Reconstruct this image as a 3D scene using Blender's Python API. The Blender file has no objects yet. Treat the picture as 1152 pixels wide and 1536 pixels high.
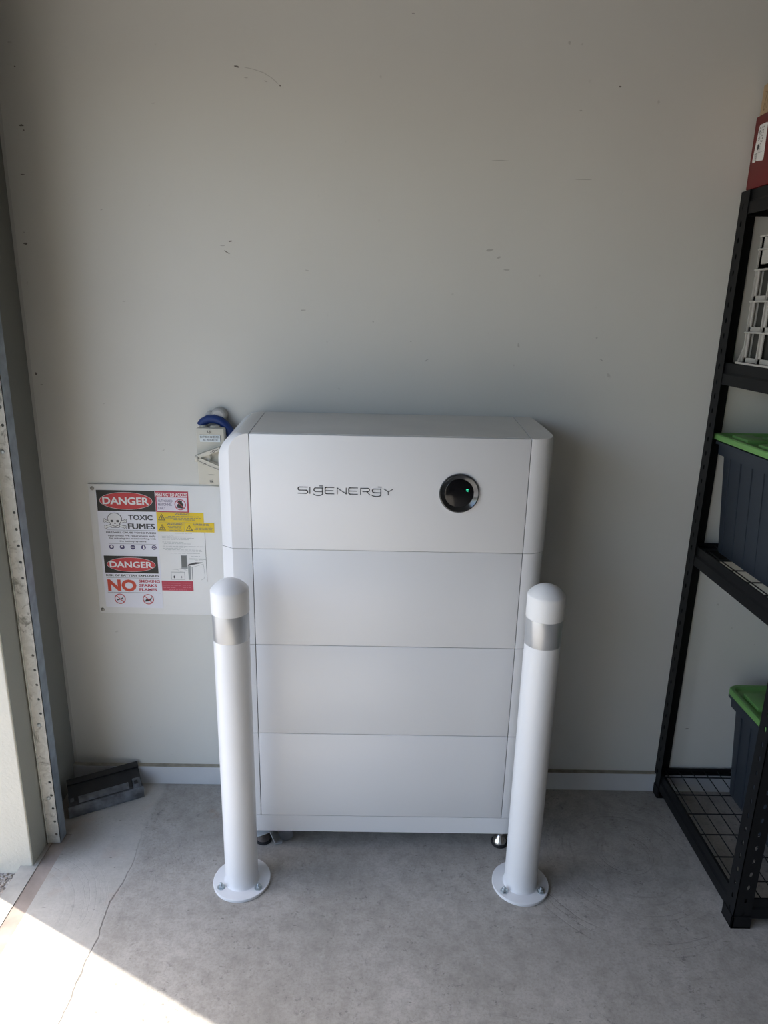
import bpy, bmesh, math, random
from mathutils import Vector, Matrix
R_ = math.radians
PI = math.pi
scene = bpy.context.scene
COL = scene.collection
random.seed(7)

# ------------------------------------------------------------------ camera
PITCH, ROLL, YAW = .281, .0219, .0106
cd = bpy.data.cameras.new('camera'); cam = bpy.data.objects.new('camera', cd); COL.objects.link(cam)
cd.sensor_fit = 'VERTICAL'; cd.sensor_height = 36.0; cd.lens = 1043.08 / 1536 * 36.0
cd.clip_start = .02; cd.clip_end = 300
fw = Vector((math.sin(YAW)*math.cos(PITCH), math.cos(YAW)*math.cos(PITCH), -math.sin(PITCH)))
rt = Vector((math.cos(YAW), -math.sin(YAW), 0)); up = rt.cross(fw)
r2 = rt*math.cos(ROLL) + up*math.sin(ROLL); u2 = -rt*math.sin(ROLL) + up*math.cos(ROLL)
cam.matrix_world = Matrix(((r2.x, u2.x, -fw.x, 0), (r2.y, u2.y, -fw.y, -1.983), (r2.z, u2.z, -fw.z, 1.5188), (0, 0, 0, 1)))
scene.camera = cam

# ------------------------------------------------------------------ sky and sun
SUN_EL, SUN_ST, SKY_ST = R_(55), 5.8, .44
w = bpy.data.worlds.new('sky'); scene.world = w; w.use_nodes = True
nt = w.node_tree; nt.nodes.clear()
sky = nt.nodes.new('ShaderNodeTexSky'); sky.sky_type = 'NISHITA'; sky.sun_disc = False
sky.sun_elevation = SUN_EL; sky.sun_rotation = math.atan2(-.887, .462); sky.air_density = 1.0; sky.dust_density = 2.5; sky.ozone_density = 1.0
bg = nt.nodes.new('ShaderNodeBackground'); bg.inputs['Strength'].default_value = SKY_ST
wo = nt.nodes.new('ShaderNodeOutputWorld')
nt.links.new(sky.outputs[0], bg.inputs[0]); nt.links.new(bg.outputs[0], wo.inputs[0])
sl = bpy.data.lights.new('sun', 'SUN'); sl.energy = SUN_ST; sl.angle = R_(.6); sl.color = (1, .95, .86)
so = bpy.data.objects.new('sun', sl); COL.objects.link(so)
sdir = Vector((.887*math.cos(SUN_EL), -.462*math.cos(SUN_EL), -math.sin(SUN_EL)))
so.rotation_euler = sdir.to_track_quat('-Z', 'Y').to_euler(); so.location = (-4, 2, 5)

vs = scene.view_settings
vs.view_transform = 'Standard'; vs.look = 'None'; vs.gamma = 1; vs.use_curve_mapping = False
vs.exposure = 0.6

# ------------------------------------------------------------------ materials
def srgb(r, g, b):
    f = lambda c: (c/255)/12.92 if c/255 <= .04045 else (((c/255)+.055)/1.055)**2.4
    return (f(r), f(g), f(b), 1)
def mat(name, col, rough=.5, metal=0, spec=.5, nscale=0, namt=0, bump=0, bscale=200, emit=None, est=0, trans=0, coat=0, ior=None):
    m = bpy.data.materials.new(name); m.use_nodes = True
    n = m.node_tree.nodes; l = m.node_tree.links; b = n['Principled BSDF']
    if len(col) == 3: col = (*col, 1)
    b.inputs['Base Color'].default_value = col; b.inputs['Roughness'].default_value = rough
    b.inputs['Metallic'].default_value = metal; b.inputs['Specular IOR Level'].default_value = spec
    b.inputs['Transmission Weight'].default_value = trans; b.inputs['Coat Weight'].default_value = coat
    if ior: b.inputs['IOR'].default_value = ior
    if emit: b.inputs['Emission Color'].default_value = (*emit, 1); b.inputs['Emission Strength'].default_value = est
    if namt or bump:
        tc = n.new('ShaderNodeTexCoord')
    if namt:
        t = n.new('ShaderNodeTexNoise'); t.inputs['Scale'].default_value = nscale; t.inputs['Detail'].default_value = 6
        l.new(tc.outputs['Object'], t.inputs['Vector'])
        mr = n.new('ShaderNodeMapRange'); mr.inputs['From Min'].default_value = .3; mr.inputs['From Max'].default_value = .7
        mr.inputs['To Min'].default_value = 1-namt; mr.inputs['To Max'].default_value = 1+namt*.6
        l.new(t.outputs['Fac'], mr.inputs['Value'])
        mx = n.new('ShaderNodeVectorMath'); mx.operation = 'SCALE'; mx.inputs[0].default_value = col[:3]
        l.new(mr.outputs[0], mx.inputs['Scale']); l.new(mx.outputs[0], b.inputs['Base Color'])
    if bump:
        t2 = n.new('ShaderNodeTexNoise'); t2.inputs['Scale'].default_value = bscale; t2.inputs['Detail'].default_value = 4
        l.new(tc.outputs['Object'], t2.inputs['Vector'])
        bp = n.new('ShaderNodeBump'); bp.inputs['Strength'].default_value = bump; bp.inputs['Distance'].default_value = .002
        l.new(t2.outputs['Fac'], bp.inputs['Height']); l.new(bp.outputs[0], b.inputs['Normal'])
    return m
class NB:                                     # little helper to wire nodes
    def __init__(s, m): s.n = m.node_tree.nodes; s.l = m.node_tree.links; s.b = s.n['Principled BSDF']
    def node(s, typ, ins=None, **kw):
        x = s.n.new(typ)
        for k, v in kw.items(): setattr(x, k, v)
        for k, v in (ins or {}).items():
            if isinstance(v, bpy.types.NodeSocket): s.l.new(v, x.inputs[k])
            else: x.inputs[k].default_value = v
        return x
    def math(s, op, a, b=0.0, clamp=False):
        return s.node('ShaderNodeMath', {0: a, 1: b}, operation=op, use_clamp=clamp).outputs[0]
    def mix(s, f, a, b):
        x = s.node('ShaderNodeMix', data_type='RGBA')
        for i, v in ((0, f), (6, a), (7, b)):
            if isinstance(v, bpy.types.NodeSocket): s.l.new(v, x.inputs[i])
            else: x.inputs[i].default_value = v
        return x.outputs[2]
    def smooth(s, v, a, b, lo=0., hi=1.):
        return s.node('ShaderNodeMapRange', {'Value': v, 'From Min': a, 'From Max': b, 'To Min': lo, 'To Max': hi}).outputs[0]

def concrete_floor():
    m = mat('floor_concrete', (.3, .3, .3), rough=.62, spec=.35); q = NB(m)
    tc = q.node('ShaderNodeTexCoord').outputs['Object']
    n1 = q.node('ShaderNodeTexNoise', {'Vector': tc, 'Scale': 2.6, 'Detail': 8., 'Roughness': .62}).outputs['Fac']
    n2 = q.node('ShaderNodeTexNoise', {'Vector': tc, 'Scale': 26., 'Detail': 8., 'Roughness': .7}).outputs['Fac']
    n3 = q.node('ShaderNodeTexNoise', {'Vector': tc, 'Scale': 7., 'Detail': 5., 'Roughness': .6}).outputs['Fac']
    c = q.mix(q.smooth(n1, .32, .68), (.42, .395, .355, 1), (.60, .565, .515, 1))
    c = q.mix(q.smooth(n2, .42, .66, 0, .55), c, (.29, .268, .235, 1))
    n5 = q.node('ShaderNodeTexNoise', {'Vector': tc, 'Scale': 150., 'Detail': 3., 'Roughness': .7}).outputs['Fac']
    c = q.mix(q.smooth(n5, .46, .66, 0, .35), c, (.26, .24, .215, 1))
    # dark pitted blotches
    v = q.node('ShaderNodeTexNoise', {'Vector': tc, 'Scale': 60., 'Detail': 3., 'Roughness': .7}).outputs['Fac']
    sp = q.math('MULTIPLY', q.smooth(v, .58, .66), q.smooth(n3, .46, .60))
    c = q.mix(q.math('MULTIPLY', sp, .65), c, (.18, .17, .155, 1))
    # pale cement smears
    wsp = q.math('MULTIPLY', q.smooth(q.node('ShaderNodeTexNoise', {'Vector': tc, 'Scale': 16., 'Detail': 7., 'Roughness': .75}).outputs['Fac'], .6, .74), q.smooth(n3, .56, .42))
    c = q.mix(q.math('MULTIPLY', wsp, .5), c, (.68, .68, .66, 1))
    # rust spots
    rs = q.smooth(q.node('ShaderNodeTexNoise', {'Vector': tc, 'Scale': 9.3, 'Detail': 3., 'W': 3.3}, noise_dimensions='4D').outputs['Fac'], .70, .80)
    c = q.mix(q.math('MULTIPLY', rs, .6), c, (.30, .18, .08, 1))
    # trowel arcs: a few families of rings centred on different places
    sx = q.node('ShaderNodeSeparateXYZ', {0: tc})
    wob = q.node('ShaderNodeTexNoise', {'Vector': tc, 'Scale': 1.6, 'Detail': 2.}).outputs['Color']
    vec = q.node('ShaderNodeVectorMath', {0: tc, 1: wob}, operation='ADD').outputs[0]
    arcs = None
    for i, (ax, ay, rr) in enumerate(((-.95, -.55, .45), (.25, -1.25, .42), (.85, -1.15, .38), (-.25, -1.2, .35), (.75, -.3, .3))):
        d = q.node('ShaderNodeVectorMath', {0: tc, 1: (ax, ay, 0)}, operation='DISTANCE').outputs['Value']
        dn = q.math('ADD', d, q.math('MULTIPLY', n1, .05))
        line = q.node('ShaderNodeTexNoise', {'W': q.math('MULTIPLY', dn, 75.), 'Scale': 1., 'Detail': 3., 'Roughness': .8}, noise_dimensions='1D').outputs['Fac']
        f = q.math('MULTIPLY', q.smooth(line, .56, .68), q.math('MULTIPLY', q.smooth(d, rr+.12, rr), q.smooth(n3, .40, .58)))
        f = q.math('MULTIPLY', f, (.35, 1., 1., 1., 1.)[i])
        arcs = f if arcs is None else q.math('MAXIMUM', arcs, f)
    c = q.mix(q.math('MULTIPLY', arcs, .30), c, (.22, .21, .195, 1))
    # wandering crack by the door strip, paler strip between it and the threshold
    wb = q.node('ShaderNodeTexNoise', {'Vector': tc, 'Scale': 7., 'Detail': 4.}).outputs['Fac']
    xx = q.math('ADD', sx.outputs[0], q.math('MULTIPLY', q.math('SUBTRACT', wb, .5), .05))
    strip = q.smooth(xx, -.672, -.688)
    c = q.mix(q.math('MULTIPLY', strip, .45), c, (.62, .595, .54, 1))
    crack = q.math('MULTIPLY', q.smooth(q.math('ABSOLUTE', q.math('ADD', xx, .682)), .0026, .0008), q.smooth(sx.outputs[1], -.22, -.5))
    c = q.mix(q.math('MULTIPLY', crack, .65), c, (.10, .09, .08, 1))
    # brown dust around the foot of the door guide
    dd = q.node('ShaderNodeVectorMath', {0: tc, 1: (-.895, -.26, 0)}, operation='DISTANCE').outputs['Value']
    dust = q.math('MULTIPLY', q.smooth(q.math('ADD', dd, q.math('MULTIPLY', q.math('SUBTRACT', n2, .5), .05)), .12, .03), .65)
    c = q.mix(dust, c, (.15, .115, .085, 1))
    # faint reddish stains and short dark nicks on the pale strip
    st = q.node('ShaderNodeTexNoise', {'Vector': tc, 'Scale': 11., 'Detail': 4., 'W': 8.}, noise_dimensions='4D').outputs['Fac']
    c = q.mix(q.math('MULTIPLY', q.math('MULTIPLY', q.smooth(st, .56, .70), strip), .35), c, (.50, .33, .24, 1))
    mp = q.node('ShaderNodeMapping', {'Vector': tc, 'Scale': (1., 2.6, 1.), 'Rotation': (0, 0, .5)}).outputs[0]
    nk = q.smooth(q.node('ShaderNodeTexNoise', {'Vector': mp, 'Scale': 42., 'Detail': 2.}).outputs['Fac'], .70, .75)
    c = q.mix(q.math('MULTIPLY', nk, .6), c, (.16, .15, .13, 1))
    c = q.node('ShaderNodeVectorMath', {0: c, 'Scale': .87}, operation='SCALE').outputs[0]
    q.l.new(c, q.b.inputs['Base Color'])
    h = q.math('ADD', q.math('MULTIPLY', n2, .6), q.math('MULTIPLY', arcs, -.5))
    h = q.math('SUBTRACT', h, q.math('MULTIPLY', crack, 1.5))
    bp = q.node('ShaderNodeBump', {'Height': h, 'Strength': .35, 'Distance': .003})
    q.l.new(bp.outputs[0], q.b.inputs['Normal'])
    return m
def wall_paint():
    m = mat('wall_paint', (.6, .6, .6), rough=.55, spec=.3); q = NB(m)
    tc = q.node('ShaderNodeTexCoord').outputs['Object']
    n1 = q.node('ShaderNodeTexNoise', {'Vector': tc, 'Scale': 1.3, 'Detail': 4.}).outputs['Fac']
    n2 = q.node('ShaderNodeTexNoise', {'Vector': tc, 'Scale': 90., 'Detail': 3.}).outputs['Fac']
    n3 = q.node('ShaderNodeTexNoise', {'Vector': tc, 'Scale': 38., 'Detail': 2., 'Roughness': .4}).outputs['Fac']
    n4 = q.node('ShaderNodeTexNoise', {'Vector': tc, 'Scale': 4., 'Detail': 2.}).outputs['Fac']
    c = q.mix(q.smooth(n1, .3, .7), (.645, .645, .605, 1), (.69, .69, .65, 1))
    f = q.math('MULTIPLY', q.smooth(n3, .73, .78), q.smooth(n4, .5, .6))
    c = q.mix(q.math('MULTIPLY', f, .4), c, (.25, .24, .21, 1))
    q.l.new(c, q.b.inputs['Base Color'])
    bp = q.node('ShaderNodeBump', {'Height': n2, 'Strength': .08, 'Distance': .002}); q.l.new(bp.outputs[0], q.b.inputs['Normal'])
    return m
def galvanised():
    m = mat('galvanised_steel', (.5, .52, .5), rough=.55, metal=.2); q = NB(m)
    tc = q.node('ShaderNodeTexCoord').outputs['Object']
    v = q.node('ShaderNodeTexVoronoi', {'Vector': tc, 'Scale': 90.}).outputs['Color']
    n = q.node('ShaderNodeTexNoise', {'Vector': tc, 'Scale': 22., 'Detail': 5., 'Roughness': .7, 'Distortion': 1.2}).outputs['Fac']
    g = q.node('ShaderNodeSeparateColor', {0: v}).outputs[0]
    c = q.mix(g, (.60, .60, .56, 1), (.72, .72, .68, 1))
    c = q.mix(q.smooth(n, .56, .66, 0, .7), c, (.15, .15, .12, 1))
    q.l.new(c, q.b.inputs['Base Color'])
    return m
def aggregate():
    m = mat('exposed_aggregate', (.3, .28, .25), rough=.8); q = NB(m)
    tc = q.node('ShaderNodeTexCoord').outputs['Object']
    v = q.node('ShaderNodeTexVoronoi', {'Vector': tc, 'Scale': 110.})
    g = q.node('ShaderNodeSeparateColor', {0: v.outputs['Color']}).outputs[0]
    c = q.mix(g, (.12, .10, .09, 1), (.48, .45, .41, 1)); q.l.new(c, q.b.inputs['Base Color'])
    bp = q.node('ShaderNodeBump', {'Height': v.outputs['Distance'], 'Strength': .8, 'Distance': -.006}); q.l.new(bp.outputs[0], q.b.inputs['Normal'])
    return m

M = dict(
    floor=concrete_floor(), wall=wall_paint(), galv=galvanised(), aggr=aggregate(),
    sill=mat('threshold_concrete', (.42, .40, .36), .75, nscale=18, namt=.25, bump=.3, bscale=80),
    dust=mat('threshold_dust', (.33, .275, .235), .9, nscale=12, namt=.3, bump=.3, bscale=60),
    render=mat('cream_render', (.70, .66, .56), .85, nscale=3, namt=.05, bump=.7, bscale=140),
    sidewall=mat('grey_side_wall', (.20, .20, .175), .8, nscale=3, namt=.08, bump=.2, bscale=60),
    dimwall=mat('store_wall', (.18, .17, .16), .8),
    jamb=mat('reveal_dark', (.34, .34, .29), .8, bump=.4, bscale=140),
    galvshade=mat('galvanised_shaded', (.30, .34, .38), .45, metal=.5, nscale=30, namt=.25),  # galvanised copy, darkened and blued for the shaded face towards the room
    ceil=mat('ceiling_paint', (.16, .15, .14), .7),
    base=mat('baseboard_paint', (.62, .63, .64), .5, nscale=8, namt=.05),
    basedust=mat('ledge_dust', (.36, .33, .26), .9, nscale=30, namt=.3),
    scuff=mat('scuff', (.17, .155, .14), .8), scufflight=mat('faint_scuff', (.47, .465, .435), .7),
    white=mat('cabinet_white', (.80, .80, .80), .27, spec=.45, bump=.03, bscale=500),
    core=mat('cabinet_core', (.10, .10, .105), .6),
    topshade=mat('cabinet_top_shaded', (.66, .645, .60), .40, spec=.4, nscale=6, namt=.08),  # cabinet white with top-face shade in the colour, slight dust mottle
    bezel=mat('bezel_dark_chrome', (.10, .105, .11), .16, metal=.9),
    lens=mat('lens_black', (.006, .006, .007), .12, spec=.5),
    led=mat('led_green', (.02, .3, .15), .4, emit=(.05, .9, .5), est=1.0),
    logo=mat('logo_grey', (.13, .135, .14), .4),
    pole=mat('bollard_white', (.80, .805, .81), .30, spec=.5, coat=.2),
    cap=mat('bollard_cap', (.82, .81, .79), .38, spec=.5),
    tape=mat('reflective_tape', (.55, .565, .58), .33, metal=.6, bump=.05, bscale=900),
    zinc=mat('zinc_bolt', (.55, .60, .62), .32, metal=.85),
    chrome=mat('stainless', (.75, .73, .70), .2, metal=1), rubber=mat('black_rubber', (.02, .02, .022), .7),
    brownrub=mat('dusty_rubber', (.12, .10, .09), .8, nscale=60, namt=.3),
    brk=mat('bracket_paint', (.50, .53, .55), .45), clear=mat('clear_plastic', (.45, .47, .52), .25, trans=.75, ior=1.3),
    board=mat('board_white', (.80, .805, .79), .45, nscale=5, namt=.04),
    paper=mat('sheet_white', (.78, .79, .85), .5), black=mat('print_black', (.025, .025, .022), .55),
    ink=mat('print_ink', (.07, .07, .075), .6), faint=mat('print_faint', (.33, .35, .35), .6), faintred=mat('print_pale_red', (.66, .22, .27), .6),
    red=mat('print_red', (.55, .045, .05), .5), crimson=mat('print_crimson', (.47, .045, .08), .5), orange=mat('print_orange_red', (.60, .07, .035), .5),
    yellow=mat('print_yellow', (.78, .56, .02), .5), letter=mat('print_white', (.80, .80, .80), .5), pinkw=mat('label_pale', (.74, .70, .78), .5),
    navy=mat('print_navy', (.08, .07, .17), .5), darkgrey=mat('print_dark_grey', (.16, .17, .165), .55),
    beige=mat('isolator_beige', (.56, .54, .46), .5, nscale=15, namt=.05), lab=mat('label_bluewhite', (.66, .72, .74), .5),
    blue=mat('blue_tape', (.008, .035, .17), .45), haze=mat('clear_sealant', (.62, .62, .60), .3, trans=.25, bump=.6, bscale=50),
    screw=mat('screw', (.35, .33, .29), .4, metal=.8),
    steel=mat('black_powder_coat', (.008, .0085, .0095), .5, spec=.2),
    wire=mat('black_wire', (.010, .010, .011), .5), foot=mat('black_foot', (.008, .008, .009), .6, spec=.2),
    toteb=mat('tote_blue_grey', (.028, .036, .048), .5, bump=.05, bscale=200), lid=mat('tote_green', (.16, .36, .10), .5),
    redbox=mat('red_box', (.15, .008, .009), .5, nscale=6, namt=.1), tan=mat('cardboard', (.45, .33, .20), .8, nscale=20, namt=.1),
    pencil=mat('pencil_mark', (.16, .10, .04), .8), crate=mat('crate_white', (.42, .41, .38), .5), cratedark=mat('crate_hollow_shade', (.035, .035, .03), .7),
    oldblack=mat('scuffed_black_plastic', (.018, .018, .02), .45, nscale=25, namt=.4, bump=.5, bscale=60),
    oldgrey=mat('worn_edge', (.13, .14, .155), .36, nscale=40, namt=.6, bump=.5, bscale=90),
    pebble=mat('pebble', (.36, .33, .29), .8, nscale=15, namt=.5), seal=mat('wall_sealant', (.56, .56, .53), .6), darkseal=mat('dark_seal', (.03, .03, .028), .7),
    wood=mat('drive_concrete', (.38, .36, .32), .85, nscale=2, namt=.1), grass=mat('lawn', (.07, .12, .03), .9), fence=mat('neighbour_wall', (.45, .42, .36), .9),
)

# ------------------------------------------------------------------ builders
class MB:
    """collects polygons in world coordinates with a material index"""
    def __init__(s): s.v = []; s.f = []; s.mi = []
    def add(s, vs, fs, mi=0):
        o = len(s.v); s.v += [tuple(p) for p in vs]; s.f += [tuple(i+o for i in f) for f in fs]; s.mi += [mi]*len(fs); return s
    def box(s, x0, x1, y0, y1, z0, z1, bev=0, mi=0, rot=None):
        if bev:
            bm = bmesh.new(); bmesh.ops.create_cube(bm, size=1)
            for v in bm.verts: v.co = Vector(((x0+x1)/2 + v.co.x*(x1-x0), (y0+y1)/2 + v.co.y*(y1-y0), (z0+z1)/2 + v.co.z*(z1-z0)))
            bmesh.ops.bevel(bm, geom=bm.edges[:], offset=bev, segments=2, affect='EDGES', profile=.5)
            bm.verts.index_update(); vs = [v.co.copy() for v in bm.verts]; fs = [tuple(v.index for v in f.verts) for f in bm.faces]; bm.free()
        else:
            vs = [Vector(p) for p in ((x0,y0,z0),(x1,y0,z0),(x1,y1,z0),(x0,y1,z0),(x0,y0,z1),(x1,y0,z1),(x1,y1,z1),(x0,y1,z1))]
            fs = [(0,3,2,1),(4,5,6,7),(0,1,5,4),(1,2,6,5),(2,3,7,6),(3,0,4,7)]
        if rot: vs = [rot @ v for v in vs]
        return s.add(vs, fs, mi)
    def lathe(s, prof, c=(0,0,0), seg=48, axis='Z', mi=0, rot=None):
        """prof: [(r, h)...]"""
        vs = []; fs = []
        for r, h in prof:
            for k in range(seg):
                a = 2*PI*k/seg; p = Vector((r*math.cos(a), r*math.sin(a), h))
                if axis == 'Y': p = Vector((p.x, -p.z, p.y))
                if axis == 'X': p = Vector((p.z, p.x, p.y))
                if rot: p = rot @ p
                vs.append(p + Vector(c))
        for i in range(len(prof)-1):
            for k in range(seg):
                a = i*seg+k; b = i*seg+(k+1) % seg
                fs.append((a, b, b+seg, a+seg))
        fs.append(tuple(range(seg))[::-1]); fs.append(tuple(range((len(prof)-1)*seg, len(prof)*seg)))
        return s.add(vs, fs, mi)
    def prism(s, pts, n, depth, mi=0):
        """pts 3-D polygon, extruded along vector n*depth"""
        n = Vector(n)*depth; k = len(pts); P = [Vector(p) for p in pts]
        vs = P + [p+n for p in P]
        fs = [tuple(range(k))[::-1], tuple(range(k, 2*k))] + [(i, (i+1) % k, (i+1) % k+k, i+k) for i in range(k)]
        return s.add(vs, fs, mi)
    def tube(s, pts, r, seg=8, mi=0, closed=False):
        P = [Vector(p) for p in pts]; n = len(P); vs = []; fs = []; ref = None
        for i, p in enumerate(P):
            a = P[(i-1) % n] if (closed or i) else P[i]; b = P[(i+1) % n] if (closed or i < n-1) else P[i]
            t = (b-a).normalized()
            if ref is None: ref = Vector((0,0,1)) if abs(t.z) < .9 else Vector((1,0,0))
            u = t.cross(ref).normalized(); v = u.cross(t); ref = v
            for k in range(seg): vs.append(p + (u*math.cos(2*PI*k/seg) + v*math.sin(2*PI*k/seg))*r)
        m = n if closed else n-1
        for i in range(m):
            for k in range(seg):
                a = i*seg+k; b = i*seg+(k+1) % seg; j = (i+1) % n
                fs.append((a, b, j*seg+(k+1) % seg, j*seg+k))
        if not closed: fs.append(tuple(range(seg))[::-1]); fs.append(tuple(range((n-1)*seg, n*seg)))
        return s.add(vs, fs, mi)
    def loft(s, rings, mi=0):
        k = len(rings[0]); vs = [p for r in rings for p in r]; fs = []
        for i in range(len(rings)-1):
            for j in range(k): a = i*k+j; b = i*k+(j+1) % k; fs.append((a, b, b+k, a+k))
        fs.append(tuple(range(k))[::-1]); fs.append(tuple(range((len(rings)-1)*k, len(rings)*k)))
        return s.add(vs, fs, mi)

WORLD = {}
def tag(o, label=None, cat=None, group=None, kind=None):
    if label: o['label'] = label
    if cat: o['category'] = cat
    if group: o['group'] = group
    if kind: o['kind'] = kind
    return o
def thing(name, loc, label, cat, group=None):
    o = bpy.data.objects.new(name, None); COL.objects.link(o); o.location = loc; o.empty_display_size = .05
    WORLD[o.name] = Vector(loc); return tag(o, label, cat, group)
def obj(name, mb, m, parent=None, smooth=True, ang=32, origin=None, label=None):
    off = WORLD[parent.name] if parent else Vector((0,0,0))
    org = Vector(origin) if origin else (off if parent else Vector((0,0,0)))
    me = bpy.data.meshes.new(name); me.from_pydata([tuple(Vector(p)-org) for p in mb.v], [], mb.f)
    ms = m if isinstance(m, (list, tuple)) else [m]
    for x in ms: me.materials.append(x)
    bm = bmesh.new(); bm.from_mesh(me); bmesh.ops.recalc_face_normals(bm, faces=bm.faces[:]); bm.to_mesh(me); bm.free()
    for p, i in zip(me.polygons, mb.mi): p.material_index = i
    if smooth:
        me.polygons.foreach_set('use_smooth', [True]*len(me.polygons)); me.set_sharp_from_angle(angle=R_(ang))
    o = bpy.data.objects.new(name, me); COL.objects.link(o)
    if parent: o.parent = parent; o.location = org - off
    else: o.location = org
    WORLD[o.name] = org
    if label: o['label'] = label
    return o
def struct(name, mb, m, parent=None, **k):
    o = obj(name, mb, m, parent, **k)
    if not parent: o['kind'] = 'structure'
    return o

# lettering: mesh made from a text curve and fitted to a rectangle; plane given by a mapping (u, v) -> point
def text_polys(body, bold=0.0):
    cu = bpy.data.curves.new('t', 'FONT'); cu.body = body; cu.offset = bold; cu.resolution_u = 3
    o = bpy.data.objects.new('t', cu); COL.objects.link(o)
    me = bpy.data.meshes.new_from_object(o.evaluated_get(bpy.context.evaluated_depsgraph_get()))
    vs = [(v.co.x, v.co.y) for v in me.vertices]; fs = [tuple(p.vertices) for p in me.polygons]
    bpy.data.objects.remove(o); bpy.data.meshes.remove(me); bpy.data.curves.remove(cu)
    return vs, fs
_tc = {}
def put_text(mb, body, u0, u1, v0, v1, plane, mi, bold=0.0):
    key = (body, bold)
    if key not in _tc: bpy.context.view_layer.update(); _tc[key] = text_polys(body, bold)
    vs, fs = _tc[key]
    if not vs: return
    a0 = min(v[0] for v in vs); a1 = max(v[0] for v in vs); b0 = min(v[1] for v in vs); b1 = max(v[1] for v in vs)
    P = [plane(u0+(x-a0)/(a1-a0)*(u1-u0), v0+(y-b0)/(b1-b0)*(v1-v0)) for x, y in vs]
    mb.add(P, fs, mi)
def flat(mb, pts, plane, mi): mb.add([plane(*p) for p in pts], [tuple(range(len(pts)))], mi)
def rect(mb, u0, u1, v0, v1, plane, mi): flat(mb, [(u0,v0),(u1,v0),(u1,v1),(u0,v1)], plane, mi)
def ell(mb, u, v, a, b, plane, mi, n=32): flat(mb, [(u+a*math.cos(2*PI*k/n), v+b*math.sin(2*PI*k/n)) for k in range(n)], plane, mi)
def ringf(mb, u, v, r0, r1, plane, mi, n=28, sy=1):
    P = []
    for k in range(n):
        a = 2*PI*k/n
        P += [plane(u+r0*math.cos(a), v+r0*sy*math.sin(a)), plane(u+r1*math.cos(a), v+r1*sy*math.sin(a))]
    mb.add(P, [(2*k, 2*k+1, (2*k+3) % (2*n), (2*k+2) % (2*n)) for k in range(n)], mi)
def stroke(mb, pts, wd, plane, mi):
    for (a, b), (c, d) in zip(pts, pts[1:]):
        L = math.hypot(c-a, d-b)
        if L < 1e-9: continue
        nx, ny = -(d-b)/L*wd/2, (c-a)/L*wd/2; ex, ey = (c-a)/L*wd*.35, (d-b)/L*wd*.35
        flat(mb, [(a-ex+nx, b-ey+ny), (a-ex-nx, b-ey-ny), (c+ex-nx, d+ey-ny), (c+ex+nx, d+ey+ny)], plane, mi)
def greek(mb, u0, u1, v, h, plane, mi, rnd, fill=1.0):
    u = u0; end = u0+(u1-u0)*fill
    while u < end-.002:
        wl = rnd.uniform(.004, .013); rect(mb, u, min(u+wl, end), v, v+h, plane, mi); u += wl+.0018

# ================================================================== SETTING
XL = -.982          # inner face of the side wall
# floor with threshold
fl = MB().box(-.892, 3.2, -6, 0, -.15, 0).box(-.985, -.892, -.25, 0, -.15, 0).box(-.96, -.936, -.3735, -.25, -.15, 0)
DY = -3.2
fl.box(-1.2, -.892, -6, DY, -.15, 0)
floor = struct('floor', fl, M['floor'], smooth=False)
obj('dusty_rebate', MB().box(-.936, -.892, DY, -.25, -.15, -.003), M['dust'], floor, smooth=False, label='reddish dusty strip along the threshold')
obj('threshold', MB().box(-.984, -.936, DY, -.3755, -.15, -.001), M['sill'], floor, smooth=False, label='pale concrete edge of the slab')
struct('ground', MB().box(-1.9, -.984, -9, 4, -.30, -.028), M['aggr'], smooth=False)
struct('driveway', MB().box(-14, -1.9, -12, 8, -.30, -.03), M['wood'], smooth=False)
pb = MB(); rnd = random.Random(3)
for k in range(420):
    x = rnd.uniform(-1.15, -.99); y = rnd.uniform(-.62, -.378); r = rnd.uniform(.002, .0048)
    bm = bmesh.new(); bmesh.ops.create_icosphere(bm, subdivisions=1, radius=r)
    rz = rnd.uniform(0, 3); vs = [Vector((x+(v.co.x*math.cos(rz)*1.3-v.co.y*math.sin(rz)), y+(v.co.x*math.sin(rz)*1.3+v.co.y*math.cos(rz)), -.027+v.co.z*.7)) for v in bm.verts]
    pb.add(vs, [tuple(v.index for v in f.verts) for f in bm.faces], rnd.choice((0,0,1))); bm.free()
tag(obj('gravel', pb, [M['pebble'], M['dust']], smooth=False), 'small loose pebbles outside the threshold by the cream pier', 'gravel', kind='stuff')

# back wall
wb = struct('wall_back', MB().box(-1.2, 3.2, 0, .15, -.15, 2.75), M['wall'], smooth=False)
bb = MB().box(XL, 3.2, -.017, 0, 0, .066, bev=.002).box(XL, 3.2, -.0165, 0, .0655, .0668, mi=1)
struct('baseboard_back', bb, [M['base'], M['basedust']], smooth=False)
# left: side wall behind the guide, pier with reveal
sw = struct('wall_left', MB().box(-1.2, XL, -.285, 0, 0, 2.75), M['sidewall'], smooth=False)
pier = MB().box(-1.2, -.949, -.375, -.287, -.15, 2.75, bev=.003)
struct('wall_pier', pier, [M['render']], smooth=False)
struct('reveal_darkener_1', MB().box(-.9495, -.9475, -.3715, -.288, -.003, 2.15), M['jamb'], smooth=False)  # thin added plate that makes the reveal darker than the cream pier
obj('corner_sealant', MB().box(XL, XL+.009, -.0015, 0, .07, 2.7), M['seal'], wb, smooth=False)
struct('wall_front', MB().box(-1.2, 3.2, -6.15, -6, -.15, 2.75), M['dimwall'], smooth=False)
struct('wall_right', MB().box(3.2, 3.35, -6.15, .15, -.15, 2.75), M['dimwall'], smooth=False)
struct('wall_lintel', MB().box(-1.2, -.98, DY, -.375, 2.15, 2.75).box(-1.2, -.98, -6, DY, -.15, 2.75), M['render'], smooth=False)
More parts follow.
